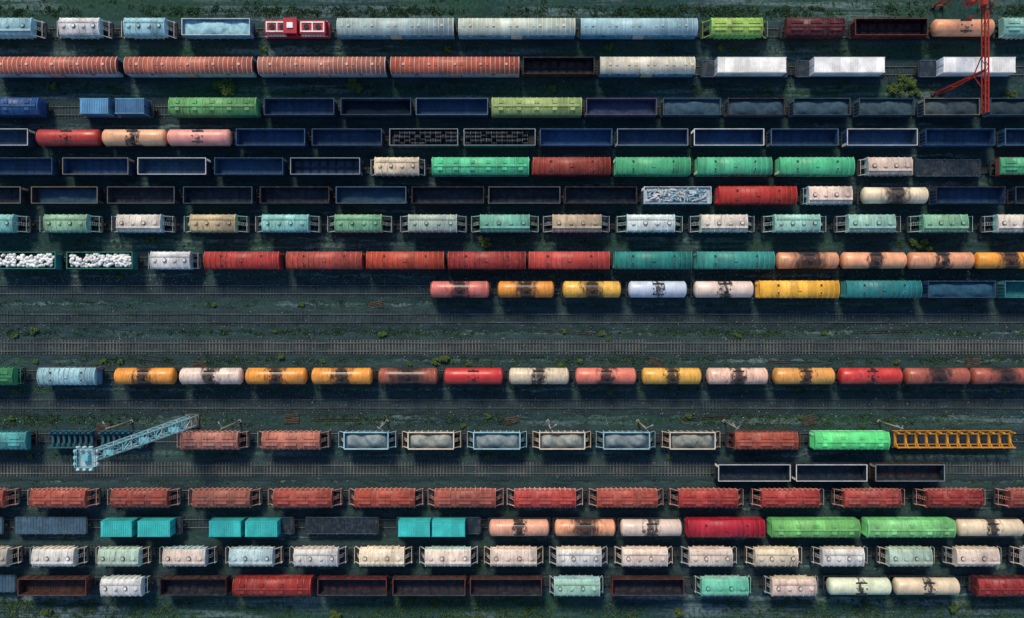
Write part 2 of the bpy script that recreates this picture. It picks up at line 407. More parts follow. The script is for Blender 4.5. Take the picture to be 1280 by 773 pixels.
def loco(L,sd=0):
    mb=MB(); under(mb,L,.1)
    mb.box(-L/2,L/2,-1.45,1.45,1.1,1.35,PA)
    mb.box(-L/2+.3,-L/2+5.3,-1.3,1.3,1.35,3.2,PA,(.1,.1)); mb.box(L/2-5.0,L/2-.3,-1.3,1.3,1.35,3.2,PA,(.1,.1))
    mb.box(-L/2+5.6,-L/2+7.9,-1.45,1.45,1.35,3.9,PA,(.08,.05)); mb.box(-L/2+5.5,-L/2+8.0,-1.4,1.4,3.9,4.0,PA)
    for s in(-1,1):
        mb.box(-L/2+5.9,-L/2+7.6,*sorted((s*1.44,s*1.5)),2.6,3.5,GL)
        for i in range(8):
            x=-L/2+.7+i*.55; mb.box(x,x+.4,*sorted((s*1.2,s*1.33)),1.7,2.7,TR)
            x=L/2-4.8+i*.55; mb.box(x,x+.4,*sorted((s*1.2,s*1.33)),1.7,2.7,TR)
        mb.beam((-L/2+.1,s*1.4,2.2),(-L/2+5.4,s*1.4,2.2),.05,TR); mb.beam((L/2-5.2,s*1.4,2.2),(L/2-.1,s*1.4,2.2),.05,TR)
    for a,b in((-L/2+.6,-L/2+5.0),(L/2-4.7,L/2-.6)):
        mb.box(a,b,-.95,-.72,3.2,3.32,TR); mb.box(a,b,.72,.95,3.2,3.32,TR)
        for q in(a,(a+b)/2-.1,b-.2): mb.box(q,q+.2,-.72,.72,3.2,3.32,TR)
    for x in(-L/2+1.7,-L/2+3.9,L/2-1.7,L/2-3.6):
        mb.cyl('z',(x,0,3.25),.5,.2,20,FR)
    mb.box(-L/2+6.2,-L/2+7.3,-.5,.5,4.0,4.2,TR)
    return mb.mesh('diesel_locomotive_mesh')
cache={}
def get(fn,L,*a):
    k=(fn.__name__,round(L*2)/2,*a)
    if k not in cache: cache[k]=fn(round(L*2)/2,*a)
    return cache[k],L/(round(L*2)/2)
C=dict(
 red=(184,58,50),crim=(178,34,54),brick=(156,66,54),rust=(140,72,58),maroon=(84,32,38),dred=(158,50,48),
 green=(78,176,128),lgreen=(112,212,130),ygreen=(132,178,80),olive=(144,166,108),teal=(44,134,136),dteal=(32,92,104),mint=(146,206,192),
 cyan=(50,186,186),pcyan=(160,206,214),blue=(34,84,136),lblue=(96,156,184),navy=(34,74,110),slate=(62,94,114),dark=(26,44,58),dbrown=(66,44,42),
 white=(234,234,230),cream=(230,210,178),pwhite=(232,208,192),pink=(222,150,136),peach=(234,164,122),orange=(238,154,54),yellow=(236,178,72),
 silver=(178,194,200),tan=(160,150,132),grey=(110,120,125),sand=(150,150,140),yrack=(212,150,50),paleg=(170,214,192),bluegrey=(108,140,162),black=(12,20,28))
def col(n): return lin(C[n]) if isinstance(n,str) else lin(n)
TYPE={'g':'gondola_wagon','b':'boxcar','B':'covered_wagon','t':'tank_wagon','h':'hopper_wagon','m':'grain_hopper_wagon','r':'refrigerator_wagon','f':'flatcar','o':'open_hopper_wagon','x':'diesel_locomotive','k':'stake_flatcar'}
def setp(o,body,roof=None,trim=None,inn=None,cg=None,wear=.6,stain=0.0,td=1.0,tint=None):
    j=U(.88,1.12)
    def jit(c,k=1.0):
        if tint: c=[a*(1-tint[1])+b*tint[1] for a,b in zip(c,lin(tint[0]))]
        return [max(.004,min(.9,v*j*k)) for v in c]
    o['c_body']=jit(col(body)); o['c_roof']=jit(col(roof or body)); o['c_trim']=jit(col(trim or body),td)
    o['c_in']=jit(col(inn or 'navy')); o['c_cargo']=jit(col(cg or 'grey')); o['wear']=float(wear)*.85; o['stain']=float(stain)
cnt=0
def place(row,x0,x1,t,body,ext=1.4,**kw):
    global cnt; cnt+=1
    hi=4.3 if t not in'gok' else 3.8
    def wx(px,other):
        X=(px-CX)*S; outer=abs(px-CX)>abs(other-CX)
        h=hi if outer else 1.9
        if t=='t': h=3.0
        if (px-CX)*(other-CX)<0: h=hi
        return X*(H-h)/H
    X0,X1=wx(x0,x1),wx(x1,x0); L=X1-X0; Y=(CY-row)*S*(H-2.7)/H; xc=(X0+X1)/2
    cg=kw.pop('cargo',None); sd=kw.pop('sd',cnt%3)
    if t=='g': me,s=get(gondola,L,cg,sd if cg else 0)
    elif t=='b': me,s=get(boxcar,L,0)
    elif t=='B': me,s=get(boxcar,L,2)
    elif t=='r': me,s=get(reefer,L)
    elif t=='h': me,s=get(hopper,L,ext,0,sd%2)
    elif t=='m': me,s=get(hopper,L,ext,1)
    elif t=='o': me,s=get(openhopper,L,ext,sd)
    elif t=='t': me,s=get(tank,L)
    elif t=='f': me,s=get(flatcar,L,0)
    elif t=='k': me,s=get(flatcar,L,1)
    elif t=='x': me,s=get(loco,L)
    rot=math.pi if (R()<.5 and t!='k') else 0
    o=add(TYPE.get(t,'boxcar'),me,(xc,Y,.42),rot); o.scale.x=s
    if t=='g': kw['td']=.5 if kw.get('trim')!='white' else .75
    setp(o,body,**kw); return o
def cont(row,x0,x1,body,**kw):
    h=3.9
    X0=(x0-CX)*S*(H-(h if x0<CX else 2))/H; X1=(x1-CX)*S*(H-(h if x1>CX else 2))/H
    Y=(CY-row)*S*(H-2.9)/H; L=X1-X0
    me,s=get(container,L); o=add('shipping_container',me,((X0+X1)/2,Y,1.73)); o.scale=(s,1.15,1); setp(o,body,**kw)
# ------------------------------------------------------------------ ROW DATA
def P(row,lst):
    for it in lst:
        x0,x1,t,body=it[:4]; kw=it[4] if len(it)>4 else {}
        place(row,x0,x1,t,body,**kw)
G=lambda rim='slate',inn='navy',wear=.5,**k: dict(trim=rim,inn=inn,wear=wear,**k)
# A
P(36,[(-60,48,'h','pcyan',dict(roof='pcyan',trim='white',ext=1.2)),(73,131,'h','pcyan',dict(roof='white',trim='white',ext=1.2)),(154,212,'h','pcyan',dict(roof='pcyan',trim='white',ext=1.2)),
 (227,316,'g','lblue',G('white','lblue',cargo='bulk',cg='pcyan')),(327,412,'x','crim',dict(roof='white',trim='white',wear=.2)),
 (421,568,'r','lblue',dict(roof=(176,200,198),trim=(208,208,190),wear=.4)),(573,719,'r','lblue',dict(roof=(190,204,190),trim=(218,210,188),wear=.4)),(725,872,'r','lblue',dict(roof=(162,202,210),trim='silver',wear=.4)),
 (886,954,'m','green',dict(roof=(150,184,90),trim='ygreen',ext=1.4,wear=.8)),(979,1057,'m','maroon',dict(roof='maroon',trim='dbrown',ext=.3)),(1064,1160,'g','maroon',G('rust','black')),
 (1165,1240,'t','peach',dict(roof='peach',trim='pwhite',wear=.35)),(1246,1330,'m','mint',dict(roof='mint',trim='white',ext=.3))])
# B
rt=(214,176,160)
P(84,[(-14,153,'r','silver',dict(roof=(178,94,74),trim=rt,wear=.5)),(155,320,'r','silver',dict(roof=(184,102,80),trim=rt,wear=.5)),(322,484,'r','silver',dict(roof=(182,112,92),trim=(218,190,178),wear=.5)),(488,649,'r','silver',dict(roof=(190,96,72),trim=rt,wear=.5)),
 (654,743,'g','dbrown',G('dbrown','black')),(749,869,'r','lblue',dict(roof=(214,212,196),trim='cream',wear=.4)),
 (877,990,'f','slate',dict(inn='dark')),(996,1110,'f','slate',dict(inn='dark')),(1150,1274,'f','slate',dict(inn='dark'))])
for a,b in((893,982),(1012,1105),(1171,1268)): cont(84,a,b,(246,246,240),roof=(246,246,240),trim='white',wear=.05)
# C
P(135,[(-32,57,'B','blue',dict(roof='blue',wear=.8)),(96,190,'f','blue',dict(inn='dark')),(211,325,'B','green',dict(roof=(104,168,104),trim='green',wear=.7)),
 (330,420,'g','navy',G('slate','navy')),(426,515,'g','navy',G('slate','navy',cargo='fine',cg='dark')),(520,610,'g','navy',G('bluegrey','navy')),
 (615,727,'B','olive',dict(roof=(152,172,108),trim='olive',wear=.7)),(732,821,'g','slate',G((120,100,130),(66,74,110),cargo='fine',cg=(66,78,104))),
 (827,901,'g','slate',G('slate','slate',cargo='bulk',cg=(58,86,102))),(907,981,'g','slate',G('dbrown','dark',cargo='bulk',cg=(54,78,92))),(988,1063,'g','slate',G('slate','dark',cargo='bulk',cg=(58,84,98))),
 (1069,1143,'g','slate',G('slate','slate',cargo='bulk',cg=(64,88,98))),(1149,1225,'g','slate',G('tan','dark',cargo='bulk',cg=(70,86,90))),(1231,1306,'g','slate',G('slate','dark',cargo='bulk',cg=(46,62,70)))])
cont(135,101,143,(90,150,190),roof=(90,150,190),trim='lblue',wear=.3); cont(135,145,187,(60,110,150),roof=(60,110,150),trim='lblue',wear=.4)
# D
P(173,[(-48,42,'g','navy',G('white','slate')),(48,127,'t','red',dict(wear=.4,stain=0)),(130,209,'t',(238,180,136),dict(wear=.3,stain=.45)),(211,290,'t',(236,160,146),dict(wear=.25)),
 (295,384,'g','navy',G((60,96,140),(34,76,120))),(390,479,'g','navy',G('slate','navy')),(487,573,'g','slate',G((170,190,195),'black',cargo='drums',sd=1)),(580,669,'g','slate',G((170,190,195),'black',cargo='drums',sd=2)),
 (675,765,'g','blue',G((60,110,150),(38,86,128))),(770,860,'g','navy',G('silver','navy')),(865,955,'g','navy',G('white','navy')),(960,1048,'g','navy',G('bluegrey','navy')),
 (1054,1147,'g','blue',G('white','slate')),(1151,1244,'g','navy',G((50,90,130),'navy')),(1249,1340,'g','navy',G('lblue','navy'))])
# E
P(209,[(-18,72,'g','navy',G('slate',(38,82,116))),(78,166,'g','navy',G('tan','navy')),(172,262,'g','navy',G('white','slate')),(268,357,'g','navy',G((50,90,120),(34,80,112))),(363,452,'g','navy',G('silver','dark')),
 (468,525,'h','pwhite',dict(roof='cream',trim='silver',ext=1.0,wear=.9)),(540,661,'B',(84,196,142),dict(roof=(88,200,146),trim='paleg',wear=.4)),(666,763,'b','brick',dict(roof='brick',trim='rust',wear=.6)),
 (768,863,'b',(84,186,132),dict(roof=(84,186,132),trim='paleg',wear=.45)),(869,965,'b','green',dict(roof=(86,190,144),trim='paleg',wear=.4)),(970,1068,'b',(80,186,138),dict(roof=(84,190,138),trim='paleg',wear=.45)),
 (1079,1141,'h','pcyan',dict(roof='pwhite',trim='white',ext=.9,wear=.8)),(1146,1236,'f','slate',dict(inn='dark')),(1242,1330,'m','rust',dict(roof='green',trim='dred',ext=.3,wear=.8))])
# F
dk=['dark','dbrown',(60,54,56),'dark','dark','navy','dark',(22,34,44),'dark']
for i,(a,b) in enumerate([(-57,33),(39,128),(134,223),(229,319),(325,414),(420,509),(515,605),(611,700),(706,796)]):
    place(245,a,b,'g','dark',trim=['tan','tan','grey','slate','dbrown','bluegrey','dbrown','grey','dbrown'][i],inn=dk[i],wear=.6,cargo='fine' if i in(1,5) else None,cg='slate')
P(245,[(803,889,'g','lblue',G('white','lblue',cargo='scrap',cg='silver')),(895,996,'b','crim',dict(roof='red',wear=.35)),(1006,1066,'h','pcyan',dict(roof='pwhite',trim='pcyan',ext=.6,wear=.8)),
 (1077,1158,'t','cream',dict(wear=.4,stain=1.1)),(1164,1257,'g','navy',G('dbrown','navy')),(1262,1350,'g','dark',G('slate','dark'))])
# G
gc=[('mint','mint'),('mint',(160,200,150)),('pcyan','pwhite'),((170,190,120),(206,164,110)),('cyan','mint'),((206,170,96),(130,186,130)),('pink',(190,200,180)),('green',(120,190,160)),('pink',(214,172,134)),('pcyan','white'),('paleg','pwhite'),('mint','paleg'),('paleg','paleg'),('green',(140,190,140)),('mint','pwhite')]
for i,(a,b) in enumerate([(-37,25),(54,116),(145,207),(237,299),(327,389),(418,479),(510,572),(600,662),(690,752),(782,844),(873,935),(964,1026),(1055,1120),(1147,1211),(1239,1301)]):
    place(280,a,b,'h',gc[i][0],roof=gc[i][1],trim='paleg' if i%2 else 'silver',ext=1.7,wear=.85,tint=((130,200,196),.22))
# H
P(326,[(-12,76,'g','teal',G('green','dark',cargo='bags',cg='white')),(83,171,'g','teal',G('green','dark',cargo='bags',cg='white',sd=7)),(187,243,'h','pcyan',dict(roof='white',trim='silver',ext=1.0,wear=.4)),
 (255,353,'b','dred',dict(roof=(172,60,54),wear=.6)),(358,455,'b','brick',dict(roof=(172,74,62),wear=.7)),(458,556,'b','brick',dict(roof=(190,78,56),wear=.5)),(560,657,'b','dred',dict(roof=(166,60,54),wear=.6)),(661,762,'b','dred',dict(roof=(188,72,64),wear=.6)),
 (767,865,'b','teal',dict(roof=(44,136,128),wear=.5)),(868,968,'b','teal',dict(roof=(60,150,140),wear=.5)),
 (970,1047,'t','peach',dict(wear=.7,stain=1.5)),(1051,1131,'t','peach',dict(wear=.6,stain=.7)),(1134,1215,'t','peach',dict(wear=.6,stain=.6)),(1218,1298,'t','orange',dict(wear=.6,stain=.9))])
# I
P(362,[(538,612,'t',(220,120,108),dict(wear=.6,stain=.9)),(622,693,'t','orange',dict(wear=.7,stain=.9)),(703,776,'t','yellow',dict(wear=.6,stain=.9)),(785,858,'t',(196,208,222),dict(wear=.2,stain=.25)),(867,941,'t','pwhite',dict(wear=.3,stain=.45)),
 (945,1049,'b','yellow',dict(roof=(240,180,70),wear=.12)),(1052,1152,'b','teal',dict(roof='teal',wear=.5)),(1154,1245,'g','blue',G('slate',(40,90,120),cargo='bulk',cg=(44,88,112))),(1249,1338,'g','teal',G('lblue','teal'))])
# J
P(470,[(-60,25,'m','green',dict(roof=(60,140,90),ext=.6)),(47,127,'b','lblue',dict(roof='pcyan',trim='rust',wear=1.0))])
jt=[('orange',.8),('pwhite',.7),('orange',.8),('orange',.9),((160,84,62),1.6),((206,54,52),0),('cream',.6),((220,120,98),.8),('yellow',.6),((236,192,168),.7),((240,168,82),.5),((208,54,50),.3),((164,84,66),1.2),((168,86,68),1.2)]
for i,(a,b) in enumerate([(145,220),(226,304),(308,384),(390,466),(473,548),(555,629),(636,712),(719,795),(802,876),(883,959),(966,1042),(1048,1126),(1130,1210),(1213,1293)]):
    place(470,a,b,'t',jt[i][0],wear=.75 if jt[i][1]>.1 else .3,stain=jt[i][1]*.95)
# K
P(550,[(-50,41,'m','teal',dict(roof=(80,160,160),trim='teal',ext=.5)),(57,118,'k','dteal',dict(trim='dteal',inn='dark')),(120,182,'k','dteal',dict(trim='dteal',inn='dark')),
 (225,302,'m','rust',dict(roof=(188,124,108),trim=(204,164,150),ext=1.3,wear=.9)),(327,403,'m','rust',dict(roof=(190,118,98),trim=(204,164,150),ext=1.3,wear=.9))])
for i,(a,b) in enumerate([(430,487),(510,568),(592,650),(674,731),(753,812),(835,894)]):
    place(550,a,b,'o','grey',trim='cream' if i%2 else 'pcyan',inn='slate',cg=(150,154,144) if i%2 else (130,146,148),ext=1.3,wear=.45)
P(550,[(915,998,'m','rust',dict(roof=(176,88,68),trim='rust',ext=1.0,wear=.8)),(1013,1112,'B',(90,220,132),dict(roof=(104,226,138),trim='paleg',wear=.12)),
 (1116,1273,'k','yrack',dict(trim='yrack',inn='dark',wear=.3))])
P(590,[(895,988,'g','dark',G('white','dark')),(991,1084,'g','dark',G('white','dark')),(1089,1181,'g','dbrown',G('silver','dark'))])
# M
for i,a in enumerate([-64,37,138,240,341,443,543,643,745,846,948,1050,1152,1254]):
    place(622,a,a+77,'m',['rust','brick','brick','rust','brick','brick','brick','red','brick','red','dred','dred','dred','brick'][i],
          roof=[(158,76,62),(166,84,68),(158,78,64),(158,96,80),(172,80,66),(168,76,60),(162,88,74),(196,78,70),(174,82,68),(184,68,62),(170,62,56),(176,74,66),(154,54,48),(156,76,64)][i],
          trim=[(216,156,138),(236,196,188)][i==7],ext=1.4,wear=.8)  # pale trim: light catching the side ribs is put into their colour
# N
P(659,[(-100,2,'f','slate',dict(inn='slate')),(8,107,'f','slate',dict(inn='slate')),(122,226,'f','dteal',dict(inn='dark')),(258,366,'f','dteal',dict(inn='dark')),(378,472,'f','slate',dict(inn='dark')),(494,600,'f','dteal',dict(inn='dark')),
 (611,687,'t',(234,170,140),dict(wear=.6,stain=.5)),(693,769,'t','peach',dict(wear=.7,stain=1.2)),(775,852,'t','pwhite',dict(wear=.4,stain=.5)),(857,956,'b','crim',dict(roof=(190,44,64),wear=.2)),
 (960,1075,'B',(100,190,110),dict(roof=(122,194,112),wear=.5)),(1078,1194,'B','lgreen',dict(roof=(134,208,134),wear=.35)),(1195,1277,'t','cream',dict(wear=.4,stain=.5)),(1284,1340,'t','pink',dict())])
cy=(64,196,192)
for a,b in((127,172),(173,219),(262,306),(307,351),(498,539),(540,582)): cont(659,a,b,cy,roof=cy,trim='cyan',wear=.12)
# O
oc=['tan','cream','paleg','pcyan','pcyan','pwhite','cream','mint','pwhite','cream','pwhite','pwhite','cream','pwhite','paleg','cream','white']
for i,(a,b) in enumerate([(-40,18),(39,100),(122,180),(203,262),(286,345),(367,425),(449,507),(531,589),(613,671),(695,752),(776,835),(859,916),(940,998),(1023,1081),(1105,1166),(1188,1250),(1272,1332)]):
    place(695,a,b,'h',oc[i],roof=['white','pwhite','cream','white'][i*7%4] if i%2 else oc[i],trim='silver' if i%2 else 'cream',ext=1.25,wear=.7,tint=((232,228,214),.3))
# P
P(732,[(-70,18,'f','slate',dict(inn='slate')),(22,114,'g','dbrown',G('rust','dbrown')),(125,183,'h','white',dict(roof='white',trim='pcyan',ext=.6,wear=.4)),(200,287,'g','dbrown',G('maroon','dark')),(291,392,'B','dred',dict(roof=(164,56,50),wear=.6)),
 (397,485,'g','maroon',G('rust','dark')),(491,582,'g','dbrown',G('rust','dark')),(588,677,'g','dbrown',G('rust','dark')),(692,750,'h','pcyan',dict(roof='paleg',trim='silver',ext=.8)),(764,855,'g','dbrown',G('brick','dark')),
 (874,936,'h','mint',dict(roof=(110,200,170),trim='paleg',ext=.9)),(961,1021,'h','cream',dict(roof='pwhite',trim='silver',ext=.9)),(1034,1112,'t',(224,232,200),dict(wear=.25,stain=.12)),(1117,1197,'t','cream',dict(wear=.3,stain=.3)),(1214,1310,'B','maroon',dict(roof='dred',wear=.6))])
# ------------------------------------------------------------------ ground
def ground():
    k=N('yard_soil'); v=k.coord(False)
    big=k.noise(k.sv(v,(.35,1,1)),.06,5,.6); mid=k.noise(k.sv(v,(.25,1,1)),.35,7,.7); fine=k.noise(v,1.6,8,.8); vf=k.noise(v,6,4,.8)
    c=k.mix(k.rng(mid,.36,.64),(.006,.024,.030),(.022,.072,.074))
    c=k.mix(k.rng(big,.42,.56,0,.85),c,(.018,.066,.036))
    c=k.mix(k.math('MULTIPLY',k.rng(fine,.50,.68),.6),c,(.055,.115,.115))
    c=k.mix(k.math('MULTIPLY',k.rng(fine,.5,.36),.7),c,(.004,.014,.018))
    st=k.noise(k.sv(v,(.05,1.1,1)),.8,6,.65); pt=k.noise(k.sv(v,(.6,1,1)),.05,3,.5)
    m=k.math('MULTIPLY',k.rng(st,.46,.58),k.rng(pt,.44,.56)); m=k.math('MULTIPLY',m,k.rng(fine,.38,.58))
    c=k.mix(k.math('MULTIPLY',m,.75),c,(.19,.26,.28))
    wd=k.noise(k.sv(v,(.5,1,1)),.9,6,.75)
    c=k.mix(k.rng(wd,.60,.68,0,.6),c,(.05,.10,.03))
    c=k.mix(k.rng(vf,.66,.74,0,.7),c,(.18,.21,.2))
    k.bump(fine,.9,.15)
    return k.done(c,.95)
mb=MB()
mb.v=[(-3000,-3000,0),(3000,-3000,0),(3000,3000,0),(-3000,3000,0)]; mb.face([0,1,2,3],0)
add('ground',mb.mesh('ground',[ground()]))
def ballm():
    k=N('track_ballast'); v=k.coord(True); f=k.noise(v,5,6,.8); m=k.noise(k.sv(v,(.2,1,1)),.7,6,.7)
    c=k.mix(k.rng(m,.35,.65),(.006,.021,.028),(.026,.066,.070)); c=k.mix(k.rng(f,.48,.7,0,.8),c,(.08,.12,.125)); c=k.mix(k.rng(f,.46,.34,0,.7),c,(.005,.011,.014))
    wd=k.noise(k.sv(v,(.4,1,1)),.6,6,.75); c=k.mix(k.rng(wd,.56,.66,0,.6),c,(.022,.062,.032))
    k.bump(f,.9,.08); return k.done(c,.95)
def slm(name,a,b):
    k=N(name); v=k.coord(True); m=k.noise(k.sv(v,(1,.3,1)),.22,7,.7); f=k.noise(v,4,5,.7)
    c=k.mix(k.rng(m,.4,.6),a,b); c=k.mix(k.rng(f,.4,.7,0,.6),c,(.02,.03,.036)); return k.done(c,.9)
def railm(name,a,b):
    k=N(name); v=k.coord(True); m=k.noise(k.sv(v,(.12,1,1)),1,6,.7)
    return k.done(k.mix(k.rng(m,.38,.62),a,b),.5)
TM=[ballm(),slm('sleeper_timber',(.010,.022,.026),(.05,.075,.078)),railm('rail_steel',(.05,.065,.07),(.20,.24,.26)),simple('rail_rust',(.035,.028,.026),(.07,.055,.046),1,.8)]
TM2=[TM[0],slm('sleeper_concrete',(.045,.062,.066),(.17,.165,.145)),railm('rail_worn',(.10,.11,.115),(.28,.31,.32)),TM[3]]
def track(Y,mats=TM,X0=-170,X1=170):
    mb=MB(); rs=random.Random(int(Y*10))
    n=340; b=len(mb.v); pr=[(-2.4,.004),(-1.7,.15),(-.5,.19),(.5,.19),(1.7,.15),(2.4,.004)]
    for i in range(n+1):
        x=X0+(X1-X0)*i/n
        for j,(y,z) in enumerate(pr):
            mb.v.append((x,y+(rs.uniform(-.35,.35) if j in(0,5) else 0),z+(rs.uniform(-.04,.04) if 0<j<5 else 0)))
    for i in range(n):
        for j in range(5): q=b+i*6+j; mb.face([q,q+6,q+7,q+1],0,True)
    x=X0
    while x<X1:
        a=rs.uniform(-.05,.05); o=rs.uniform(-.04,.04); dz=rs.uniform(-.09,.0) if mats is TM else rs.uniform(-.04,.0)
        mb.beam((x+o-a*.3,-1.33+a,.18+dz),(x+o+a*.3,1.33+a,.18+dz),.23,1); x+=.6
    for y in(-.76,.76):
        mb.box(X0,X1,y-.07,y+.07,.27,.3,3); mb.box(X0,X1,y-.015,y+.015,.3,.37,3); mb.box(X0,X1,y-.04,y+.04,.37,.42,2)
    add('railway_track',mb.mesh('track',mats),(0,Y,0))
TY=[]
for r in(36,84,135,173,209,245,280,326,362,470,550,590,622,659,695,732):
    TY.append((CY-r)*S*(H-2.7)/H)
for r in(398,434,505): TY.append((CY-r)*S)
TY+= [62.5,-62.0]
for i,y in enumerate(TY): track(y,TM2 if i in(17,11) else TM)
# ------------------------------------------------------------------ grass, bushes, gravel
def leafmat(name,a,b,c2):
    k=N(name); v=k.coord(False); n=k.noise(v,.8,3,.5); f=k.noise(v,9,2,.5)
    c=k.mix(k.rng(n,.4,.62),a,b); c=k.mix(k.rng(f,.5,.75),c,c2); return k.done(c,.8)
MG=leafmat('grass_blades',(.016,.07,.04),(.06,.12,.035),(.15,.18,.04)); ML=leafmat('bush_leaves',(.035,.09,.025),(.10,.15,.03),(.20,.23,.04))
MBK=simple('bark',(.03,.022,.016),(.06,.045,.035),3)
def grass():
    v=[];f=[]; rs=random.Random(3)
    def tuft(x,y,r,n,h):
        for _ in range(n):
            a=rs.uniform(0,6.28); d=r*rs.random()**.7; px=x+1.6*d*math.cos(a); py=y+d*math.sin(a)
            if min(abs(abs(py-t)-.76) for t in TY)<.14: continue
            a=rs.uniform(0,6.28); l=rs.uniform(.5,1)*h; w=rs.uniform(.05,.11); lean=rs.uniform(.3,1.0)*l
            ux,uy=math.cos(a),math.sin(a); b=len(v)
            v.extend([(px-uy*w,py+ux*w,.0),(px+uy*w,py-ux*w,.0),(px+ux*lean,py+uy*lean,l*.8+.12)]); f.append((b,b+1,b+2))
    bands=[(9,20,1100,.45),(372,388,400,.3),(386,404,300,.28),(404,428,1200,.3),(412,418,300,.3),(438,462,1300,.35),(483,500,560,.3),(510,538,1400,.3),(566,578,260,.3),(600,610,200,.3),(636,645,150,.3),(748,775,1200,.45),(340,350,260,.3),(300,308,200,.3),(102,118,420,.35),(52,66,320,.35),(190,198,100,.3),(225,232,90,.3),(673,680,100,.3),(775,830,700,.5),(-50,6,400,.5)]
    for a,b,n,h in bands:
        for _ in range(n):
            px=rs.uniform(-60,1340); py=rs.uniform(a,b)
            cx=(px-CX)*S; cyy=(CY-py)*S
            if math.sin(px*.013+a)+math.sin(px*.041+a*2)*.6+rs.uniform(-1,1)<-.3: continue
            tuft(cx,cyy,rs.uniform(.15,.9),rs.randint(5,26),h)
    me=bpy.data.meshes.new('grass'); me.from_pydata(v,[],f); me.materials.append(MG); add('grass',me)
grass()
def bush(px,py,rp,sd):
    rs=random.Random(sd); mb=MB(); r=rp*S
    for i in range(6):
        a=i*1.05+rs.random(); mb.beam((0,0,0),(math.cos(a)*r*.5,math.sin(a)*r*.5,r*.7),.07,1,.02)
    lobes=[(rs.uniform(-.8,.8)*r,rs.uniform(-.55,.55)*r,rs.uniform(.25,.75)*r,rs.uniform(.16,.38)*r) for _ in range(13)]
    for x,y,z,q in lobes:
        for _ in range(90):
            d=Vector((rs.gauss(0,1),rs.gauss(0,1),rs.gauss(0,1))).normalized()*q*rs.uniform(.5,1.25)
            c=Vector((x,y,max(.05,z)))+d
            if c.z<.02: c.z=.05
            u=Vector((rs.gauss(0,1),rs.gauss(0,1),rs.gauss(0,.5))).normalized(); w=u.cross(Vector((rs.gauss(0,.4),rs.gauss(0,.4),1))).normalized(); s=rs.uniform(.07,.16)
            b=len(mb.v); mb.v+=[tuple(c-u*s),tuple(c-w*s*.6),tuple(c+u*s),tuple(c+w*s*.6)]; mb.face([b,b+1,b+2,b+3],0)
    add('bush',mb.mesh('bush',[ML,MBK]),((px-CX)*S,(CY-py)*S,0))
rb=random.Random(11)
BL=[(283,111,14),(275,107,8),(441,106,9),(447,112,7),(605,303,9),(1118,114,11),(1133,105,10),(1142,116,7),(1127,99,6),(1153,307,10),(1140,303,6),(556,447,6),(545,452,5),(44,414,5),(478,417,5),(352,446,4),(20,420,4),(690,112,5),(330,62,5),(760,60,6),(1260,120,9),(66,109,6),(921,420,4),(1120,452,4),(1030,416,3),(610,520,4),(190,300,5),(150,346,4),(850,764,7),(420,768,8),(60,766,6),(1190,760,6),(560,62,5),(900,60,4),(240,520,4),(760,424,3),(130,452,4),(700,456,4),(860,520,4)]
for _ in range(26): BL.append((rb.uniform(0,1280),rb.choice([381,414,418,452,455,487,489,522,532,571,606,345,764]),rb.uniform(2.2,4)))
for i,(x,y,r) in enumerate(BL): bush(x,y,r,i)
def gravel():
    rs=random.Random(5); mb=MB()
    for _ in range(6500):
        px=rs.uniform(-80,1360)
        py=rs.choice([rs.uniform(0,780),rs.gauss(420,22),rs.gauss(505,18),rs.gauss(350,7)])
        x=(px-CX)*S;y=(CY-py)*S; s=rs.uniform(.04,.13)
        z=.0
        if min(abs(y-t) for t in TY)<2.0: z=.14
        mb.box(x-s,x+s*rs.uniform(.5,1),y-s*rs.uniform(.5,1),y+s,z,z+s*1.2,0,(s*.35,s*.35))
    add('gravel',mb.mesh('gravel',[simple('gravel_stone',(.04,.07,.085),(.30,.34,.35),.6,.9)]))
gravel()
wood=simple('old_timber',(.03,.028,.025),(.11,.09,.07),2,.9)
for i,(px,py,n) in enumerate([(130,533,5),(365,522,6),(640,524,4),(820,452,5),(1010,524,6),(470,380,4),(1215,452,5),(250,454,4)]):
    rs=random.Random(i); mb=MB()
    for j in range(n):
        a=rs.uniform(-.25,.25) ; yy=j*.32-n*.16
        mb.beam((-1.35,yy-a*.4,.12+.02*j),(1.35,yy+a*.4,.12+.02*j),.22,0)
    add('sleeper_pile',mb.mesh('sleepers',[wood]),((px-CX)*S,(CY-py)*S,0),rs.uniform(-.3,.3))
for i,(px,py,l) in enumerate([(200,454,9),(700,416,12),(990,454,10),(420,526,8),(1100,416,11),(880,524,9)]):
    mb=MB()
    mb.box(-l/2,l/2,-.07,.07,0,.03,0); mb.box(-l/2,l/2,-.015,.015,.03,.11,0); mb.box(-l/2,l/2,-.037,.037,.11,.16,0)
    mb.box(-l/2+.4,l/2+.6,.25,.39,0,.03,0); mb.box(-l/2+.4,l/2+.6,.305,.335,.03,.16,0)
    add('spare_rail',mb.mesh('rail',[TM[3]]),((px-CX)*S,(CY-py)*S,.005),.03*(i-3))
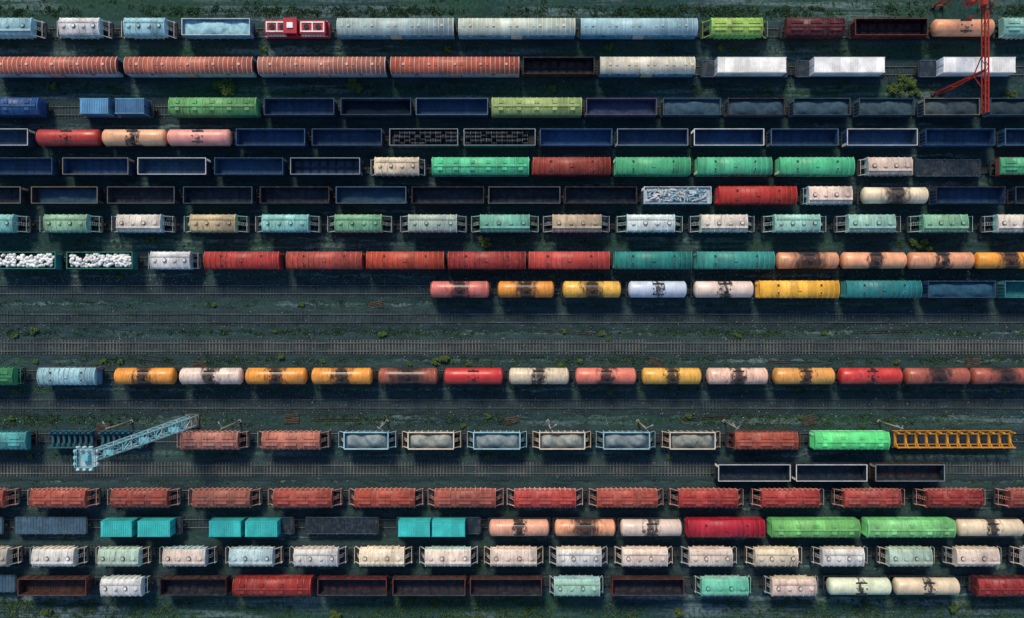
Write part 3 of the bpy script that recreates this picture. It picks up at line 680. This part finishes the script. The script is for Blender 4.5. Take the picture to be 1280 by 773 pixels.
# ------------------------------------------------------------------ lamp posts
lm=simple('post_wood',(.22,.17,.12),(.42,.33,.23),2)
mh=simple('lamp_metal',(.2,.22,.22),(.4,.42,.42),3,.5)
def lamp(px,py,h,rot):
    mb=MB(); mb.rev([(0,.16),(h*.5,.13),(h,.09)],'z',(0,0,0),10,0); mb.box(-.28,.28,-.28,.28,0,.25,1)
    mb.beam((0,0,h-.3),(1.0,0,h+.1),.06,1); mb.box(.85,1.4,-.11,.11,h+.04,h+.18,1,(.06,.03)); mb.beam((0,0,h-1.2),(.6,0,h-.1),.05,1)
    mb.box(-.06,.06,-.5,.5,h-.6,h-.5,1)
    for y in(-.4,0,.4): mb.cyl('z',(0,y,h-.44),.05,.12,8,1)
    add('lamp_post',mb.mesh('lamp_post',[lm,mh]),((px-CX)*S,(CY-py)*S,0),rot)
for i,(x,r) in enumerate([(165,2),(300,2),(484,1),(685,.6),(797,.5),(905,2.4),(1098,2.7)]): lamp(x,526.5,9.5,r)
# ------------------------------------------------------------------ floodlight mast
def colmat(name,c,wear=.3):
    k=N(name); v=k.coord(True); n=k.noise(v,1.5,6,.7); return k.done(k.mix(k.rng(n,.56,.7,0,wear),k.mix(k.rng(n,.3,.6),lin(c),tuple(x*.75 for x in lin(c))),(.09,.04,.025)),.55)
TQ=colmat('turquoise_paint',(120,200,210)); TW=colmat('mast_white',(190,215,220))
def mast(px,py,h):
    root=bpy.data.objects.new('floodlight_mast',None); sc.collection.objects.link(root); root.location=((px-CX)*S,(CY-py)*S,0)
    mb=MB(); n=13; w0,w1=.9,.65
    def cor(i):
        w=w0+(w1-w0)*i/n; z=h*i/n; return [(-w,-w,z),(w,-w,z),(w,w,z),(-w,w,z)]
    for k in range(4):
        a,b=cor(0)[k],cor(n)[k]; mb.beam(a,b,.19,1,.15)
    for i in range(n):
        A,B=cor(i),cor(i+1)
        for k in range(4):
            j=(k+1)%4; mb.beam(A[k],A[j],.09,0)
            if (i+k)%2: mb.beam(A[k],B[j],.09,0)
            else: mb.beam(A[j],B[k],.09,1)
        for r in range(5):
            z=h*(i+r/5)/n; mb.beam((-.22,w0*.62,z),(.22,w0*.62,z),.04,0)
        if i%4==3:
            w=w0+(w1-w0)*i/n; mb.box(-w,w,-w,w*.1,h*i/n,h*i/n+.06,0)
    mb.box(-1.3,1.3,-1.3,1.3,-.1,.35,2)
    add('lattice_tower',mb.mesh('lattice',[TQ,TW,TM2[1]]),parent=root)
    mb=MB(); q=1.3
    mb.box(-q,q,-q,q,h,h+.12,1)
    for a in(-q,q):
        for z in(.6,1.1): mb.beam((-q,a,h+z),(q,a,h+z),.08,0); mb.beam((a,-q,h+z),(a,q,h+z),.08,0)
        for b in(-q,-.6,.6,q): mb.beam((b,a,h),(b,a,h+1.15),.08,0); mb.beam((a,b,h),(a,b,h+1.15),.08,0)
    mb.box(-.5,.5,-.5,.5,h+.12,h+.9,0,(.1,.1))
    add('platform',mb.mesh('platform',[TQ,TW]),parent=root)
    mb=MB()
    for s in(-1,1):
        for b in(-.9,0,.9):
            pr=[(-.16,.12),(0,.26),(.2,.3)]
            if s<0: pr=[(-a,r) for a,r in pr][::-1]
            mb.rev(pr,'y',(b,s*(q+.2),h+1.0),14,1); mb.rev(pr,'x',(s*(q+.2),b,h+.5),14,1)
    add('floodlights',mb.mesh('floods',[TQ,TW]),parent=root)
mast(241,526,37)
# ------------------------------------------------------------------ gantry crane
RC=colmat('crane_red',(168,52,38)); RG=colmat('crane_grey',(90,80,78))
def crane():
    hb=16.0; x=79.6
    root=bpy.data.objects.new('gantry_crane',None); sc.collection.objects.link(root); root.location=(x,0,0)
    mb=MB(); ya,yb=33.0,76.0; g=.26
    for dx in(-g,g):
        mb.box(dx-.1,dx+.1,ya,yb,hb-.15,hb+.02,0); mb.box(dx-.08,dx+.08,ya,yb,hb-1.2,hb-1.05,0)
        y=ya; k=0
        while y<yb-1.2:
            mb.beam((dx,y,hb-1.1),(dx,y+1.3,hb-.1),.08,0) if k%2 else mb.beam((dx,y,hb-.1),(dx,y+1.3,hb-1.1),.08,0)
            y+=1.3; k+=1
    y=ya+.1
    while y<yb: mb.box(-g,g,y-.05,y+.05,hb-.14,hb,0); y+=1.3
    add('beam',mb.mesh('beam',[RC]),parent=root)
    mb=MB()
    for Y in(40.2,56.6,74.0):
        for s in(-1,1):
            mb.beam((s*.8,Y,.5),(s*.2,Y,hb-.6),.26,0,.2); mb.box(s*.8-.35,s*.8+.35,Y-.3,Y+.3,0,.6,1)
        mb.beam((-.8,Y,.8),(.8,Y,.8),.2,0); mb.beam((-.6,Y,5.5),(.6,Y,5.5),.12,0); mb.beam((-.4,Y,10.5),(.4,Y,10.5),.12,0)
        mb.beam((0,Y,hb-4),(0,Y+3.2,hb-1.1),.14,0); mb.beam((0,Y,hb-4),(0,Y-3.2,hb-1.1),.14,0)
    add('legs',mb.mesh('legs',[RC,RG]),parent=root)
    mb=MB(); Y=51.2
    mb.box(-1.5,.9,Y-.9,Y+.9,hb+.05,hb+.2,1); mb.box(-1.3,-.4,Y-.6,Y+.5,hb+.2,hb+1.0,0,(.08,.08)); mb.cyl('y',(.4,Y,hb+.6),.3,1.3,14,1)
    for a in(-1.45,.85): mb.beam((a,Y-.85,hb+1.0),(a,Y+.85,hb+1.0),.05,0)
    mb.box(-2.2,-.9,Y+.6,Y+1.9,hb-3.0,hb-1.0,0,(.1,.1)); mb.box(-2.23,-2.18,Y+.8,Y+1.7,hb-2.4,hb-1.4,1); mb.beam((-1.4,Y+1.2,hb-1),(-.9,Y,hb+.1),.15,0)
    for q in(-.1,.1): mb.beam((.7+q,Y,hb),(.7+q,Y,hb-6),.04,1)
    mb.box(.45,.95,Y-.2,Y+.2,hb-6.6,hb-6,0)
    add('trolley',mb.mesh('trolley',[RC,RG]),parent=root)
crane()
# ------------------------------------------------------------------ light and camera
w=bpy.data.worlds.new('World'); sc.world=w; w.use_nodes=True
nt=w.node_tree; sky=nt.nodes.new('ShaderNodeTexSky'); sky.sky_type='NISHITA'; sky.sun_disc=False
el,az=math.radians(42),math.radians(-15)
sky.sun_elevation=el; sky.sun_rotation=az
sky.ozone_density=3.0; sky.air_density=1.0; sky.dust_density=.4
nt.links.new(sky.outputs[0],nt.nodes['Background'].inputs[0]); nt.nodes['Background'].inputs[1].default_value=.15
ld=bpy.data.lights.new('sun','SUN'); ld.energy=3.5; ld.angle=math.radians(14); ld.color=(1,.85,.64)
so=bpy.data.objects.new('sun',ld); sc.collection.objects.link(so)
d=Vector((math.sin(az)*math.cos(el),math.cos(az)*math.cos(el),math.sin(el)))
so.rotation_euler=d.to_track_quat('Z','Y').to_euler(); so.location=(0,0,100)
cd=bpy.data.cameras.new('camera'); cd.sensor_width=36; cd.lens=36*H/192.0; cd.clip_end=5000
co=bpy.data.objects.new('camera',cd); co.location=(0,0,H); sc.collection.objects.link(co); sc.camera=co
sc.view_settings.view_transform='Standard'; sc.view_settings.look='None'; sc.view_settings.exposure=0; sc.view_settings.gamma=1
